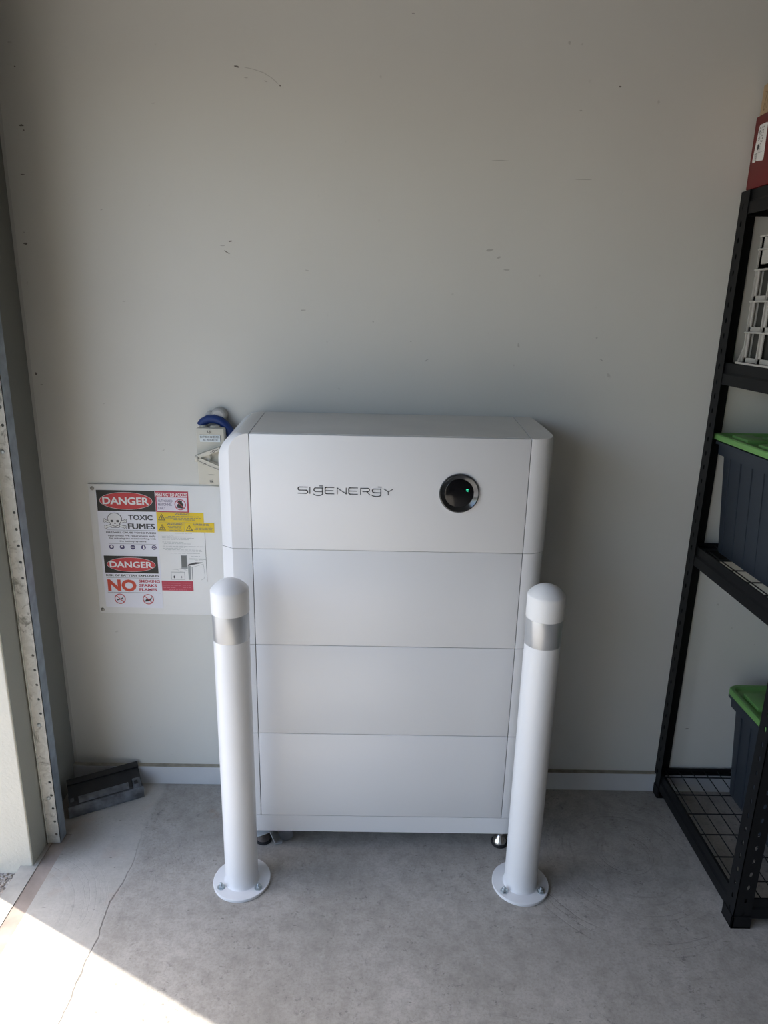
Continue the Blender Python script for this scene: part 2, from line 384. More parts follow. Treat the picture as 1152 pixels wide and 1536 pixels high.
struct('ceiling', MB().box(-1.2, 3.35, -6.15, .15, 2.75, 2.9), M['ceil'], smooth=False)

# scuffs, placed where they show on the wall (x, z, width, height, tilt, strength)
wplane = lambda u, v: (u, -.0006, v)
rnd = random.Random(11)
def blob(mb, u, v, a, b, tilt, mi):
    n = 9; P = []
    for k in range(n):
        t = 2*PI*k/n; q = rnd.uniform(.55, 1.0); x = a*q*math.cos(t); y = b*q*math.sin(t)
        P.append((u+x*math.cos(tilt)-y*math.sin(tilt), v+x*math.sin(tilt)+y*math.cos(tilt)))
    flat(mb, P, wplane, mi)
SC = [(-.372,2.099,.009,.0025,-.2,0),(-.265,2.060,.004,.002,-.4,0),(-.350,2.075,.007,.0018,-.1,1),(-.30,2.068,.006,.0015,-.3,1),
      (-.405,1.689,.006,.002,.2,0),(-.425,1.678,.009,.0015,.1,1),(-.415,1.662,.010,.0018,-.5,0),(-.586,2.013,.008,.0015,.1,1),
      (-.926,2.087,.003,.002,0,0),(-.926,1.955,.007,.003,0,0),(-.921,1.944,.003,.002,0,0),(-.936,1.84,.008,.0015,0,0),(-.95,1.672,.006,.0035,0,0),
      (-.95,1.70,.003,.002,0,1),(-.962,1.331,.005,.005,0,0),(-.95,1.30,.005,.0015,0,0),(.29,1.682,.012,.004,.2,1),(.315,1.664,.008,.003,.5,1),(.338,1.633,.010,.002,0,1),
      (.594,2.076,.004,.002,0,0),(1.026,.229,.008,.002,.1,0),(.066,2.224,.005,.0015,0,0),(.131,1.39,.008,.002,.6,1),(-.212,1.517,.009,.002,.1,1),
      (-.02,1.49,.003,.002,0,1),(.085,1.44,.003,.002,0,1),(.62,1.40,.008,.002,-.7,1),(.60,1.46,.004,.002,0,1),(.30,1.90,.035,.0015,.02,1),(.52,1.86,.03,.0012,0,1),
      (-.70,1.53,.006,.0012,0,1),(-.74,1.76,.004,.0015,.5,1),(-.20,1.62,.007,.0012,-.2,1),(.50,2.02,.004,.002,0,1),(-.62,1.12,.005,.001,.3,1),(-.78,1.25,.004,.001,0,1),(-.66,.10,.006,.001,0,1)]
sm = MB()
for u, v, a, b, t, mi in SC: blob(sm, u, v, a, b, t, mi)
stroke(sm, [(-.352,2.098),(-.33,2.094),(-.305,2.087),(-.285,2.076),(-.270,2.064)], .0016, wplane, 1)
so_ = obj('scuff_marks', sm, [M['scuff'], M['scufflight']], wb, smooth=False); so_['kind'] = 'stuff'

# roller door guide: U channel of perforated galvanised steel
def holey(mb, o, du, dv, wd, ln, pitch, cu, hs, th, mi=0, start=.02, hv=None, skip=lambda i: False, nrm=None):
    """strip of width wd (along du) and length ln (along dv) with octagonal holes at cu; two skins"""
    o = Vector(o); du = Vector(du); dv = Vector(dv); n = nrm if nrm else du.cross(dv).normalized(); hv = hv or hs
    def P(a, b, s): return o + du*a + dv*b + n*(th*s)
    y = 0.0; i = 0
    def quad(a0, a1, b0, b1):
        for s in (0, 1): mb.add([P(a0,b0,s),P(a1,b0,s),P(a1,b1,s),P(a0,b1,s)], [(0,1,2,3)], mi)
    c = start
    while c + pitch/2 < ln:
        b0 = c-pitch/2 if i else 0; b1 = c+pitch/2
        if skip(i): quad(0, wd, b0, b1)
        else:
            q = hs*1.6; a0 = cu-q; a1 = cu+q; e0 = c-hv*1.6; e1 = c+hv*1.6
            quad(0, a0, b0, b1); quad(a1, wd, b0, b1); quad(a0, a1, b0, e0); quad(a0, a1, e1, b1)
            oc = [(cu+hs*math.cos(R_(22.5+45*k)), c+hv*math.sin(R_(22.5+45*k))) for k in range(8)]
            sq = [(a1, c), (a1, e1), (cu, e1), (a0, e1), (a0, c), (a0, e0), (cu, e0), (a1, e0)]
            for s in (0, 1):
                for k in range(8):
                    k2 = (k+1) % 8
                    mb.add([P(*oc[k], s), P(*sq[k], s), P(*sq[k2], s), P(*oc[k2], s)] if True else [], [(0,1,2,3)], mi)
                    if k == 7: pass
            for k in range(8):
                k2 = (k+1) % 8; mb.add([P(*oc[k],0),P(*oc[k2],0),P(*oc[k2],1),P(*oc[k],1)], [(0,1,2,3)], mi)
        c += pitch; i += 1; y = b1
    if y < ln: quad(0, wd, y, ln)
    # rim
    for a in (0, wd): mb.add([P(a,0,0),P(a,ln,0),P(a,ln,1),P(a,0,1)], [(0,1,2,3)], mi)
g = thing('door_guide', (-.92, -.27, 0), 'galvanised perforated steel roller door guide standing against the cream pier', 'door track')
web = MB(); holey(web, (-.9425, -.287, 0), (1,0,0), (0,0,1), .0335, 2.3, .0445, .0235, .0042, .0015, start=.03, skip=lambda i: i % 9 in (5, 6, 7, 8), nrm=Vector((0,1,0)))
obj('web', web, M['galv'], g, smooth=False)
obj('side_flange', MB().box(-.9105, -.909, -.287, -.250, 0, 2.3), M['galvshade'], g, smooth=False)
obj('back_flange', MB().box(-.9445, -.9425, -.293, -.262, 0, 2.3), M['galv'], g, smooth=False)
obj('weather_strip', MB().box(-.9488, -.9455, -.2865, -.262, 0, 2.3), M['darkseal'], g, smooth=False)
for z in (1.165, .395, .155):
    obj('bolt', MB().lathe([(.0055,0),(.0055,.002),(.004,.004),(.0015,.0045)], (-.927, -.2870, z), 16, 'Y'), M['zinc'], g)

# ================================================================== BATTERY STORAGE UNIT
XA, XB, YF = -.3164, .3758, -.300
bat = thing('battery_storage_unit', (.02, -.17, 0), 'tall white stacked battery cabinet with round black status light, against the wall', 'battery')
def ztop(y): return 1.2256 + (y-YF)*.066
G = .0009
def left_cover(z0, z1, top, yo=0):
    rings = []
    for y, xl, r in ((YF-yo, -.3672, .048), (YF-yo+.0015, -.3688, .0495), (-.2785, -.3972, .070), (-.275, -.3985, .071), (-.04, -.3985, .071)):
        if top:
            zt = ztop(y); a = [(xl, y, z0), (xl, y, zt-r)]
            a += [(xl+r-r*math.cos(t), y, zt-r+r*math.sin(t)) for t in [PI/2*k/12 for k in range(1, 12)]]
            a += [(xl+r, y, zt), (XA-G, y, zt), (XA-G, y, z0)]
        else: a = [(xl, y, z0), (xl, y, z1), (XA-G, y, z1), (XA-G, y, z0)]
        rings.append(a)
    return MB().loft(rings)
def right_prof(yo=0, dx=0):
    P = [(XB+G, YF-yo), (.388, YF-yo+.0003), (.400, -.2985-yo*.5), (.4115, -.2945), (.4205, -.289), (.4275, -.282), (.4325, -.274), (.436, -.264), (.4385, -.252), (.4375, -.20), (.428, -.06), (.424, -.04), (XB+G, -.04)]
    return [(x+(dx if x > .40 else 0), y) for x, y in P]
def right_cover(z0, z1, top, yo=0, dx=0):
    P = right_prof(yo, dx); lo = [(x, y, z0) for x, y in P]
    if not top: return MB().loft([lo, [(x, y, z1) for x, y in P]])
    zt = lambda y: ztop(y)
    b = [(x, y, zt(y)-(.004 if x > .40 else .001)) for x, y in P]
    c = [(x-(.002 if x > .40 else 0), y, zt(y)) for x, y in P]
    d = [(min(x, .405)-(.004 if x > .405 else 0), min(max(y, -.288), -.05), zt(min(max(y, -.288), -.05))-.0005) for x, y in P]
    return MB().loft([lo, b, c])
ZS = [(.929, 1.2256, 'inverter_module'), (.659, .929, 'battery_module'), (.389, .659, 'battery_module'), (.119, .389, 'battery_module')]
for i, (z0, z1, nm) in enumerate(ZS):
    top = i == 0; yo = .002 if top else 0; dx = .002 if top else 0; a = z0+G; b = z1-G
    core = obj(nm, MB().box(-.372, .405, YF+.012, -.045, z0 if i < 3 else .121, (z1-.045 if top else z1)), M['core'], bat, smooth=False)
    for nm2, mb2 in (('left_cover', left_cover(a, b, top, yo)), ('right_cover', right_cover(a, b, top, yo, dx))):
        cv = obj(nm2, mb2, [M['white'], M['topshade']], core)
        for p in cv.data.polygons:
            if top and p.normal.z > .93 and p.center.z > 1.2: p.material_index = 1  # upward faces take the shaded top colour
    fp = MB().box(XA+G, XB-G, YF-yo, YF+.012, a, (z1-.0006 if top else b), bev=.0008)
    obj('front_panel', fp, M['white'], core)
    if top:
        inv = core
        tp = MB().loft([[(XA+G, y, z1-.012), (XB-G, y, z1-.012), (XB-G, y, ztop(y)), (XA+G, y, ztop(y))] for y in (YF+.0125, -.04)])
        obj('top_panel', tp, M['topshade'], core)
        vg = MB()
        for k in range(15): vg.box(.4392, .4412, -.248, -.244, .955+k*.0175, .9655+k*.0175)
        obj('side_vent', vg, M['white'], core, smooth=False)
# plinth strip
pp = [(-.3672, YF), (-.3688, YF+.0015), (-.3972, -.2785), (-.3985, -.275), (-.3985, -.04)] + [(x, y) for x, y in right_prof()[1:-1]][::-1]
obj('plinth', MB().loft([[(x, y, .065) for x, y in pp], [(x, y, .1185) for x, y in pp]]), M['white'], bat)
# logo strokes
lp = lambda u, v: (u, YF-.0026, v)
def LG(zx, zy): return (-.198+(zx-65)*.000449, 1.0945-(zy-186)*.000449)
lg = MB()
def arc(cx, cy, rx, ry, a0, a1, n=8): return [(cx+rx*math.cos(R_(a0+(a1-a0)*k/n)), cy+ry*math.sin(R_(a0+(a1-a0)*k/n))) for k in range(n+1)]
def ls(pts): stroke(lg, [LG(*p) for p in pts], .0023, lp, 0)
ls([(118,186),(74,186)]+arc(74,195,8,9,270,90)+[(110,204)]+arc(110,213,9,9.5,-90,90)+[(66,222)])
ls([(131,186),(131,222)])
def gg(x):
    ls([(x+49,188),(x+49,222)]); ls([(x+49,190),(x+9,190)]+arc(x+11,200,9,10,270,90)+[(x+49,211)])
    ls([(x+34,178),(x+52,178)]); ls([(x+1,226)]+arc(x+25,224,24,9,170,10)+[(x+49,224)])
gg(152)
def ee(x): ls([(x+50,186),(x+10,186)]+arc(x+10,194,9,9,270,180)+[(x+1,213)]+arc(x+10,213,9,9,180,90)+[(x+50,222)]); ls([(x+4,204),(x+46,204)])
ee(215)
ls([(283,222),(283,188),(333,221),(333,187)])
ee(346)
ls([(413,222),(413,187),(453,187)]+arc(453,196,9,9,-90,90)+[(425,206)]); ls([(446,206),(463,222)])
gg(476)
ls([(543,189),(567,205),(592,189)]); ls([(567,205),(567,222)])
obj('logo', lg, M['logo'], inv, smooth=False, label='grey wordmark reading SIGENERGY')
# status ring
rc = (.2045, YF-.002, 1.0862)
obj('ring_bezel', MB().lathe([(.0502,0),(.0502,.003),(.0488,.0052),(.0470,.0055),(.0435,.0035),(.0370,.0012),(.036,.0008),(.036,0)], rc, 64, 'Y'), M['bezel'], inv, label='dark chrome bezel')
obj('status_lens', MB().lathe([(.0362,0),(.0362,.0016),(.0350,.0022),(.01,.0024)], rc, 64, 'Y'), M['lens'], inv, label='glossy black lens')
ld = MB(); ip = lambda u, v: (rc[0]+u, rc[1]-.0027, rc[2]+v)
stroke(ld, [(.017,.0095),(.0195,.0108),(.0225,.0095)], .0012, ip, 0); stroke(ld, [(.0178,.0065),(.0198,.0076),(.0215,.0055)], .0014, ip, 0)
obj('status_light', ld, M['led'], inv, smooth=False, label='small lit green symbol')
# levelling feet
for x, y in ((.384, -.262), (-.318, -.262), (.384, -.09), (-.318, -.09)):
    f = obj('levelling_foot', MB().lathe([(.024,0),(.025,.003),(.024,.008)], (x, y, 0), 24), M['rubber'], bat)
    obj('steel_cup', MB().lathe([(.021,.008),(.0195,.015),(.011,.026),(.008,.031),(.0095,.032),(.0095,.038),(.005,.039),(.005,.066)], (x, y, 0), 24), M['chrome'] if x > 0 else M['brownrub'], f)
bk = MB()
bk.prism([(-.345,-.30,.033),(-.297,-.285,.044),(-.297,-.235,.048),(-.345,-.25,.040)], (0,0,1), .003)
bk.prism([(-.297,-.285,.046),(-.283,-.283,.004),(-.283,-.238,.004),(-.297,-.235,.048)], (1,0,0), .0025)
bk.prism([(-.283,-.283,.001),(-.262,-.280,.001),(-.262,-.240,.001),(-.283,-.238,.001)], (0,0,1), .003)
obj('floor_bracket', bk, M['brk'], bat, smooth=False, label='folded pale metal bracket at the left foot')
cp = MB().lathe([(.020,0),(.021,.001),(.021,.0025),(.020,.003)], (-.252, -.262, .0225), 28, 'Y', rot=Matrix.Rotation(R_(-12), 3, 'X'))
tag(obj('plastic_disc', cp, M['clear'], origin=(-.252, -.262, .003)), 'small clear plastic disc leaning under the left end of the white cabinet', 'plastic scrap')

# ================================================================== BOLLARDS
def bollard(x, y, label):
    t = thing('bollard', (x, y, 0), label, 'bollard', 'white bollards in front of the battery cabinet')
    c = (x, y, 0)
    bp = obj('base_plate', MB().lathe([(.0765,0),(.0775,.001),(.0775,.0075),(.0765,.0085),(.046,.0088)], c, 64), M['pole'], t)
    obj('post', MB().lathe([(.0485,.0085),(.0462,.0105),(.0447,.014),(.0442,.02),(.0442,.83)], c, 64), M['pole'], t)
    obj('reflective_band', MB().lathe([(.0446,.738),(.0449,.739),(.0449,.812),(.0446,.813)], c, 64), M['tape'], t, label='silver reflective tape')
    obj('cap', MB().lathe([(.0448,.808),(.0462,.809),(.0462,.8655),(.0456,.8675),(.0435,.870),(.037,.8775),(.028,.8845),(.018,.8895),(.008,.8925),(.001,.893)], c, 64), M['cap'], t)
    for a in (214, 326, 90):
        bx, by = x+.0605*math.cos(R_(a)), y+.0605*math.sin(R_(a))
        b = obj('anchor_bolt', MB().lathe([(.0105,.0085),(.0105,.0105)], (bx, by, 0), 24).lathe([(.0078,.0105),(.0078,.0165),(.007,.0175)], (bx, by, 0), 6).lathe([(.004,.0175),(.004,.0225),(.003,.0235)], (bx, by, 0), 12), M['zinc'], t)
    return t
bollard(-.3527, -.4175, 'white steel bollard at the left end of the cabinet, beside the warning board')
bollard(.4163, -.4175, 'white steel bollard at the right end of the cabinet, towards the black shelving')

# ================================================================== WARNING BOARD
brd = thing('warning_board', (-.60, 0, .606), 'white rectangular board of danger notices screwed to the wall left of the cabinet', 'sign')
obj('panel', MB().box(-.847, -.35, -.0055, -.0002, .606, 1.0165, bev=.001), M['board'], brd)
for x, z in ((-.8345, 1.0035), (-.838, .619)):
    obj('screw', MB().lathe([(.006,.0055),(.0055,.0068),(.0035,.0085),(.001,.009)], (x, 0, z), 16, 'Y'), M['screw'], brd)
def sheet(name, u0, u1, v0, v1, m, lay, label, sh=0):
    """paper sheet; returns the parent and a print plane; sh = lean to the right going down, like the photo"""
    y = -.0056-.0004*lay
    s = MB().prism([(u0, y, v0), (u1, y, v0), (u1, y, v1), (u0, y, v1)], (0,-1,0), .0004)
    o = obj(name, s, m, brd, smooth=False, label=label)
    return o, (lambda u, v, yy=y-.0007: (u, yy, v)), (lambda u, v, yy=y-.0011: (u, yy, v)), (lambda u, v, yy=y-.0015: (u, yy, v))
rnd = random.Random(5)
def danger(pr, p0, p1, p2, u0, u1, v0, v1, bold=.03):
    rect(pr, u0, u1, v0, v1, p0, 0)
    cx, cy, a, b = (u0+u1)/2, (v0+v1)/2, (u1-u0)*.455, (v1-v0)*.42
    ell(pr, cx, cy, a, b, p1, 1); ell(pr, cx, cy, a*.985, b*.96, p2, 2)
    put_text(pr, 'DANGER', cx-a*.88, cx+a*.88, cy-b*.42, cy+b*.44, lambda u, v: (u, p2(0, 0)[1]-.0004, v), 1, bold)
# danger sheet 1
o, p0, p1, p2 = sheet('danger_sheet', -.826, -.652, .800, .999, M['paper'], 0, 'danger notice about toxic fumes, upper left')
pr = MB(); danger(pr, p0, p1, p2, -.824, -.653, .9355, .999)
put_text(pr, 'TOXIC', -.736, -.664, .909, .925, p0, 3, .03); [put_text(pr, 'FUMES', -.739+d, -.661+d, .881, .898, (lambda u, v, k=k: (u, p0(0, 0)[1]-.00005*k, v)), 3, 0.0) for k, d in enumerate((0, .0006, .0012, .0018, .0024))]
# skull and crossbones
K = lambda a, b: (-.776+a, .905+b)
for sgn in (1, -1):
    ax, ay = K(-.030*sgn, .001); bx, by = K(.028*sgn, -.019)
    stroke(pr, [(ax, ay), (bx, by)], .0075, p0, 4); stroke(pr, [(ax, ay), (bx, by)], .0050, p1, 1)
    for (cx, cy, s2) in ((ax, ay, -sgn), (bx, by, sgn)):
        for d in (.003, -.003): ell(pr, cx+s2*.001, cy+d, .0036, .0032, p0, 4, 12); ell(pr, cx+s2*.001, cy+d, .0024, .0020, p1, 1, 12)
ell(pr, *K(0, .007), .0215, .0185, p2, 4); ell(pr, *K(0, .007), .0200, .0170, lambda u, v: (u, p2(0,0)[1]-.0002, v), 1)
p3 = lambda u, v: (u, p2(0, 0)[1]-.0004, v)
flat(pr, [K(-.0145,-.006), K(.0145,-.006), K(.012,-.021), K(-.012,-.021)], p2, 4); flat(pr, [K(-.013,-.004), K(.013,-.004), K(.0108,-.0195), K(-.0108,-.0195)], lambda u, v: (u, p2(0,0)[1]-.0003, v), 1)
for sx in (-1, 1): ell(pr, *K(.0085*sx, .000), .0048, .0036, p3, 3, 14)
flat(pr, [K(0,-.003), K(.003,-.0085), K(-.003,-.0085)], p3, 3)
stroke(pr, [K(-.009,-.0135), K(0,-.0165), K(.009,-.0135)], .0016, p3, 3)
rect(pr, -.803, -.660, .8765, .8772, p0, 3)
put_text(pr, 'FIRE WILL CAUSE TOXIC FUMES', -.805, -.657, .8665, .8718, p0, 3, .03)
put_text(pr, 'Appropriate PPE requirements apply', -.801, -.659, .8555, .8622, p0, 3, .015)
put_text(pr, 'for entering the room/working with', -.797, -.659, .8470, .8537, p0, 3, .015)
put_text(pr, 'the battery systems', -.768, -.688, .8385, .8452, p0, 3, .015)
rect(pr, -.801, -.659, .8335, .8342, p0, 3)
for k in range(5):
    cx = -.793+k*.0318; ell(pr, cx, .8235, .0072, .0072, p0, 5, 20)
    [lambda: ell(pr, cx, .8245, .0035, .004, p1, 1, 12), lambda: rect(pr, cx-.003, cx+.002, .8225, .828, p1, 1), lambda: rect(pr, cx-.0045, cx+.0045, .8225, .8255, p1, 1),
     lambda: flat(pr, [(cx-.002,.819),(cx+.003,.820),(cx+.002,.829),(cx-.001,.829)], p1, 1), lambda: ringf(pr, cx, .8235, .0025, .0045, p1, 1, 14)][k]()
obj('print', pr, [M['black'], M['letter'], M['red'], M['ink'], M['ink'], M['navy']], o, smooth=False)
# danger sheet 2
o, p0, p1, p2 = sheet('danger_sheet', -.826, -.651, .627, .8005, M['paper'], 1, 'danger notice about battery explosion and flames, lower left')
pr = MB(); danger(pr, p0, p1, p2, -.819, -.658, .7405, .7955)
put_text(pr, 'RISK OF BATTERY EXPLOSION', -.817, -.657, .7295, .7358, p0, 0, .03)
rect(pr, -.817, -.657, .7245, .7252, p0, 5)
put_text(pr, 'NO', -.815, -.728, .6805, .7195, p0, 3, .045)
for s, zz in (('SMOKING', .7105), ('SPARKS', .6965), ('FLAMES', .6830)): put_text(pr, s, -.720, -.656 if s == 'SMOKING' else -.666, zz, zz+.0090, p0, 4, .035)
rect(pr, -.817, -.655, .6765, .6775, p0, 5)
for cx in (-.781, -.695):
    ringf(pr, cx, .6560, .0145, .0168, p2, 2, 28)
    stroke(pr, [(cx-.010, .6660), (cx+.010, .6460)], .0022, p2, 2)
stroke(pr, [(-.790,.652),(-.774,.657)], .003, p1, 0); stroke(pr, [(-.776,.658),(-.771,.663)], .0012, p1, 0)
flat(pr, [(-.707,.648),(-.690,.650),(-.686,.658),(-.693,.654),(-.700,.660),(-.703,.654)], p1, 0); stroke(pr, [(-.695,.652),(-.684,.661)], .0022, p1, 0)
obj('print', pr, [M['black'], M['letter'], M['red'], M['orange'], M['crimson'], M['ink']], o, smooth=False)
# restricted access label
o, p0, p1, p2 = sheet('restricted_label', -.652, -.555, .935, .999, M['crimson'], 1, 'red bordered restricted access label')
pr = MB(); rect(pr, -.648, -.5595, .938, .9805, p0, 0)
put_text(pr, 'RESTRICTED ACCESS', -.650, -.558, .9830, .9945, p0, 1, .02)
for s, zz, e in (('AUTHORISED', .966, -.602), ('PERSONNEL', .955, -.604), ('ONLY', .944, -.623)): put_text(pr, s, -.6445, e, zz, zz+.0075, p1, 2, .0)
cx, cz = -.5795, .9590
flat(pr, [(cx-.0085,cz-.010),(cx+.007,cz-.012),(cx+.0095,cz+.002),(cx+.006,cz+.005),(cx+.0055,cz+.011),(cx-.0025,cz+.014),(cx-.007,cz+.010),(cx-.006,cz+.002),(cx-.010,cz+.0)], p1, 4)
ringf(pr, cx, cz, .0145, .0168, p2, 3, 28); stroke(pr, [(cx-.0105, cz+.0105), (cx+.0105, cz-.0105)], .002, p2, 3)
obj('print', pr, [M['pinkw'], M['letter'], M['navy'], M['crimson'], M['black']], o, smooth=False)
# yellow labels
def tri(pr, u, v, s, p, q):
    flat(pr, [(u, v), (u+s, v), (u+s/2, v+s*.92)], p, 0); flat(pr, [(u+s*.14, v+s*.09), (u+s*.86, v+s*.09), (u+s/2, v+s*.76)], q, 1)
    stroke(pr, [(u+s*.56, v+s*.58), (u+s*.42, v+s*.38), (u+s*.58, v+s*.36), (u+s*.46, v+s*.15)], s*.07, lambda a, b: (a, q(0,0)[1]-.0003, b), 0)
o, p0, p1, p2 = sheet('warning_label', -.652, -.513, .9045, .9345, M['yellow'], 1, 'upper yellow electrical warning strip')
pr = MB(); tri(pr, -.648, .9100, .022, p0, p1); put_text(pr, 'WARNING', -.598, -.556, .9265, .9320, p0, 2, .03)
for k, (a, b) in enumerate(((-.618,-.526),(-.628,-.518),(-.602,-.538))): greek(pr, a, b, .9215-k*.0050, .0016, p0, 2, rnd)
obj('print', pr, [M['ink'], M['yellow'], M['darkgrey']], o, smooth=False)
for (a, b, hd, lb) in ((-.6515, -.5725, (-.620, -.580), 'lower left yellow warning strip'), (-.5715, -.483, (-.542, -.500), 'lower right yellow warning strip')):
    o, p0, p1, p2 = sheet('warning_label', a, b, .8745, .9040, M['yellow'], 2, lb)
    pr = MB(); tri(pr, a+.004, .8790, .021, p0, p1); put_text(pr, 'WARNING', hd[0]-.003, hd[1]+.003, .8950, .9015, p0, 2, .03)
    for k in range(4): greek(pr, hd[0]+.004*(k % 2), hd[1]+.012-.012*(a < -.6), .8905-k*.0041, .0015, p0, 2, rnd)
    obj('print', pr, [M['ink'], M['yellow'], M['darkgrey']], o, smooth=False)
# instruction sheet
o, p0, p1, p2 = sheet('instruction_sheet', -.652, -.5115, .717, .874, M['board'], 0, 'pale instruction sheet with small drawings')
pr = MB()
for (a, b, zz) in ((-.60,-.55,.8695),(-.642,-.606,.863),(-.640,-.552,.8585),(-.640,-.544,.8545),(-.640,-.560,.850),(-.640,-.577,.8415),(-.636,-.556,.8365),(-.636,-.575,.8325),(-.640,-.513,.8285),(-.640,-.573,.8255),(-.640,-.586,.8215),(-.634,-.524,.8175),(-.628,-.522,.8135),(-.618,-.530,.8065),(-.556,-.530,.7975)):
    greek(pr, a, b, zz, .0009, p0, 0, rnd)
greek(pr, -.562, -.513, .7880, .0028, p0, 0, rnd); greek(pr, -.545, -.520, .7830, .0018, p0, 0, rnd)
rect(pr, -.588, -.569, .757, .801, p0, 0); rect(pr, -.586, -.571, .762, .799, p1, 1)
flat(pr, [(-.568,.767),(-.530,.776),(-.522,.779),(-.545,.779),(-.566,.773)], p0, 2)
rect(pr, -.568, -.560, .722, .767, p0, 0); rect(pr, -.557, -.5545, .722, .764, p0, 0); stroke(pr, [(-.553,.763),(-.521,.774),(-.518,.735),(-.522,.726),(-.530,.722)], .0007, p0, 0)
rect(pr, -.621, -.6195, .722, .746, p0, 0); rect(pr, -.580, -.5788, .722, .746, p0, 0); rect(pr, -.621, -.579, .7455, .7468, p0, 0); rect(pr, -.621, -.579, .7218, .7228, p0, 0)
ell(pr, -.611, .7305, .0024, .0045, p0, 3, 12); ell(pr, -.589, .7305, .0016, .0040, p0, 0, 12)
stroke(pr, [(-.616,.7555),(-.600,.7545),(-.592,.7485),(-.575,.7510)], .0008, p0, 0); stroke(pr, [(-.597,.756),(-.588,.7585),(-.570,.7520)], .0008, p0, 0)
rect(pr, -.5125, -.5115, .717, .874, p0, 2)
obj('print', pr, [M['faint'], M['darkgrey'], M['ink'], M['ink']], o, smooth=False)
o, p0, p1, p2 = sheet('red_label', -.6505, -.5555, .6855, .7175, M['crimson'], 1, 'plain crimson label under the instruction sheet')
pr = MB()
for k in range(3): greek(pr, -.646, -.594, .7095-k*.0072, .0016, p0, 0, rnd, (1, 1, .7)[k]); greek(pr, -.587, -.560, .7105-k*.0072, .0011, p0, 0, rnd, .9)
greek(pr, -.630, -.575, .6880, .0012, p0, 0, rnd)
obj('print', pr, [M['faintred']], o, smooth=False)

# ================================================================== ISOLATOR SWITCH
iso = thing('isolator_switch', (-.467, 0, 1.035), 'beige isolator switch box with lever, mounted on the wall above the warning board', 'switch')
obj('housing', MB().box(-.505, -.428, -.068, -.001, 1.037, 1.198, bev=.004), M['beige'], iso)
obj('cover_plate', MB().box(-.5045, -.4285, -.0705, -.066, 1.0375, 1.1975, bev=.0015), M['beige'], iso)
for x, z in ((-.468, 1.1885), (-.468, 1.0475)):
    cs = obj('cover_screw', MB().lathe([(.0058,.0705),(.0058,.0715),(.004,.0717)], (x, 0, z), 16, 'Y'), M['beige'], iso)
    sc = MB(); stroke(sc, [(x-.004,z+.003),(x-.004,z-.0015),(x,z-.0045),(x+.0045,z-.003)], .0015, lambda u, v: (u, -.0720, v), 0); stroke(sc, [(x+.001,z+.003),(x+.003,z-.001),(x-.001,z-.001)], .0015, lambda u, v: (u, -.0720, v), 0)
    obj('screw_slot', sc, M['ink'], cs, smooth=False)
lb = obj('name_label', MB().box(-.495, -.4385, -.0712, -.0705, 1.1600, 1.1790), M['lab'], iso, smooth=False)
pr = MB(); ipn = lambda u, v: (u, -.0718, v)
put_text(pr, 'BATTERY INVERTER', -.4935, -.4400, 1.1710, 1.1765, ipn, 0, .01); put_text(pr, 'AC ISOLATOR', -.487, -.4450, 1.1628, 1.1683, ipn, 0, 0)
rect(pr, -.4385, -.4372, 1.161, 1.178, ipn, 0); rect(pr, -.495, -.4372, 1.1790, 1.1800, ipn, 0)
obj('label_print', pr, M['ink'], lb, smooth=False)
pr = MB(); put_text(pr, 'SWITCH', -.476, -.460, 1.0650, 1.0680, lambda u, v: (u, -.0712, v), 0, 0)
obj('switch_print', pr, M['darkgrey'], iso, smooth=False)
obj('rotary_knob', MB().lathe([(.0150,.070),(.0150,.078),(.0135,.083),(.012,.084)], (-.479, 0, 1.1185), 32, 'Y'), M['beige'], iso)
def bar(p, q, wd, y0, y1, mi=0):
    (a, b), (c, d) = p, q; L = math.hypot(c-a, d-b); nx, nz = -(d-b)/L*wd/2, (c-a)/L*wd/2
    return MB().prism([(a+nx, y0, b+nz), (a-nx, y0, b-nz), (c-nx, y0, d-nz), (c+nx, y0, d+nz)], (0,-1,0), y1-y0 if False else abs(y1-y0), mi)
lv = MB(); 
for p, q, wd in (((-.504,1.1190),(-.436,1.1450),.0100), ((-.504,1.1170),(-.434,1.0870),.0130)):
    b = bar(p, q, wd, -.0705, -.094); lv.add(b.v, b.f, 0)
lv.box(-.5065, -.497, -.096, -.0705, 1.108, 1.124, bev=.002)
obj('lever', lv, M['beige'], iso)
lk = MB(); q_ = lambda u, v: (u, -.0947, v)
ringf(lk, -.4535, 1.1385, .0022, .0040, q_, 0, 14); stroke(lk, [(-.449,1.1400),(-.441,1.1430)], .0018, q_, 0); stroke(lk, [(-.462,1.1350),(-.459,1.1362)], .0015, q_, 0)
stroke(lk, [(-.503,1.1140),(-.470,1.0985),(-.440,1.0860)], .0012, q_, 0); stroke(lk, [(-.482,1.1015),(-.476,1.1035)], .0012, q_, 0)
obj('lever_marks', lk, M['scuff'], iso, smooth=False)['kind'] = 'stuff'
# blue tape wrapped conduit and sealant at the top
pts = [(-.500,-.035,1.199),(-.492,-.033,1.210),(-.478,-.032,1.2175),(-.462,-.032,1.2185),(-.446,-.032,1.2140),(-.432,-.032,1.2030),(-.421,-.034,1.1890),(-.414,-.036,1.1700),(-.410,-.036,1.130)]
obj('blue_conduit', MB().tube(pts, .0125, 16), M['blue'], iso, label='blue tape wrapped conduit')
hz = MB(); hz.lathe([(.023,.002),(.0225,.016),(.020,.026),(.015,.030),(.006,.031)], (-.452, 0, 1.226), 20, 'Y').lathe([(.014,.002),(.013,.02),(.006,.024)], (-.478, 0, 1.224), 16, 'Y')
obj('conduit_seal', hz, M['haze'], iso, label='crinkled translucent sealant')
obj('gland', MB().lathe([(.014,1.196),(.0135,1.202),(.009,1.204)], (-.457, -.045, 0), 20).lathe([(.010,1.196),(.0095,1.2025),(.005,1.203)], (-.489, -.045, 0), 16), M['beige'], iso)

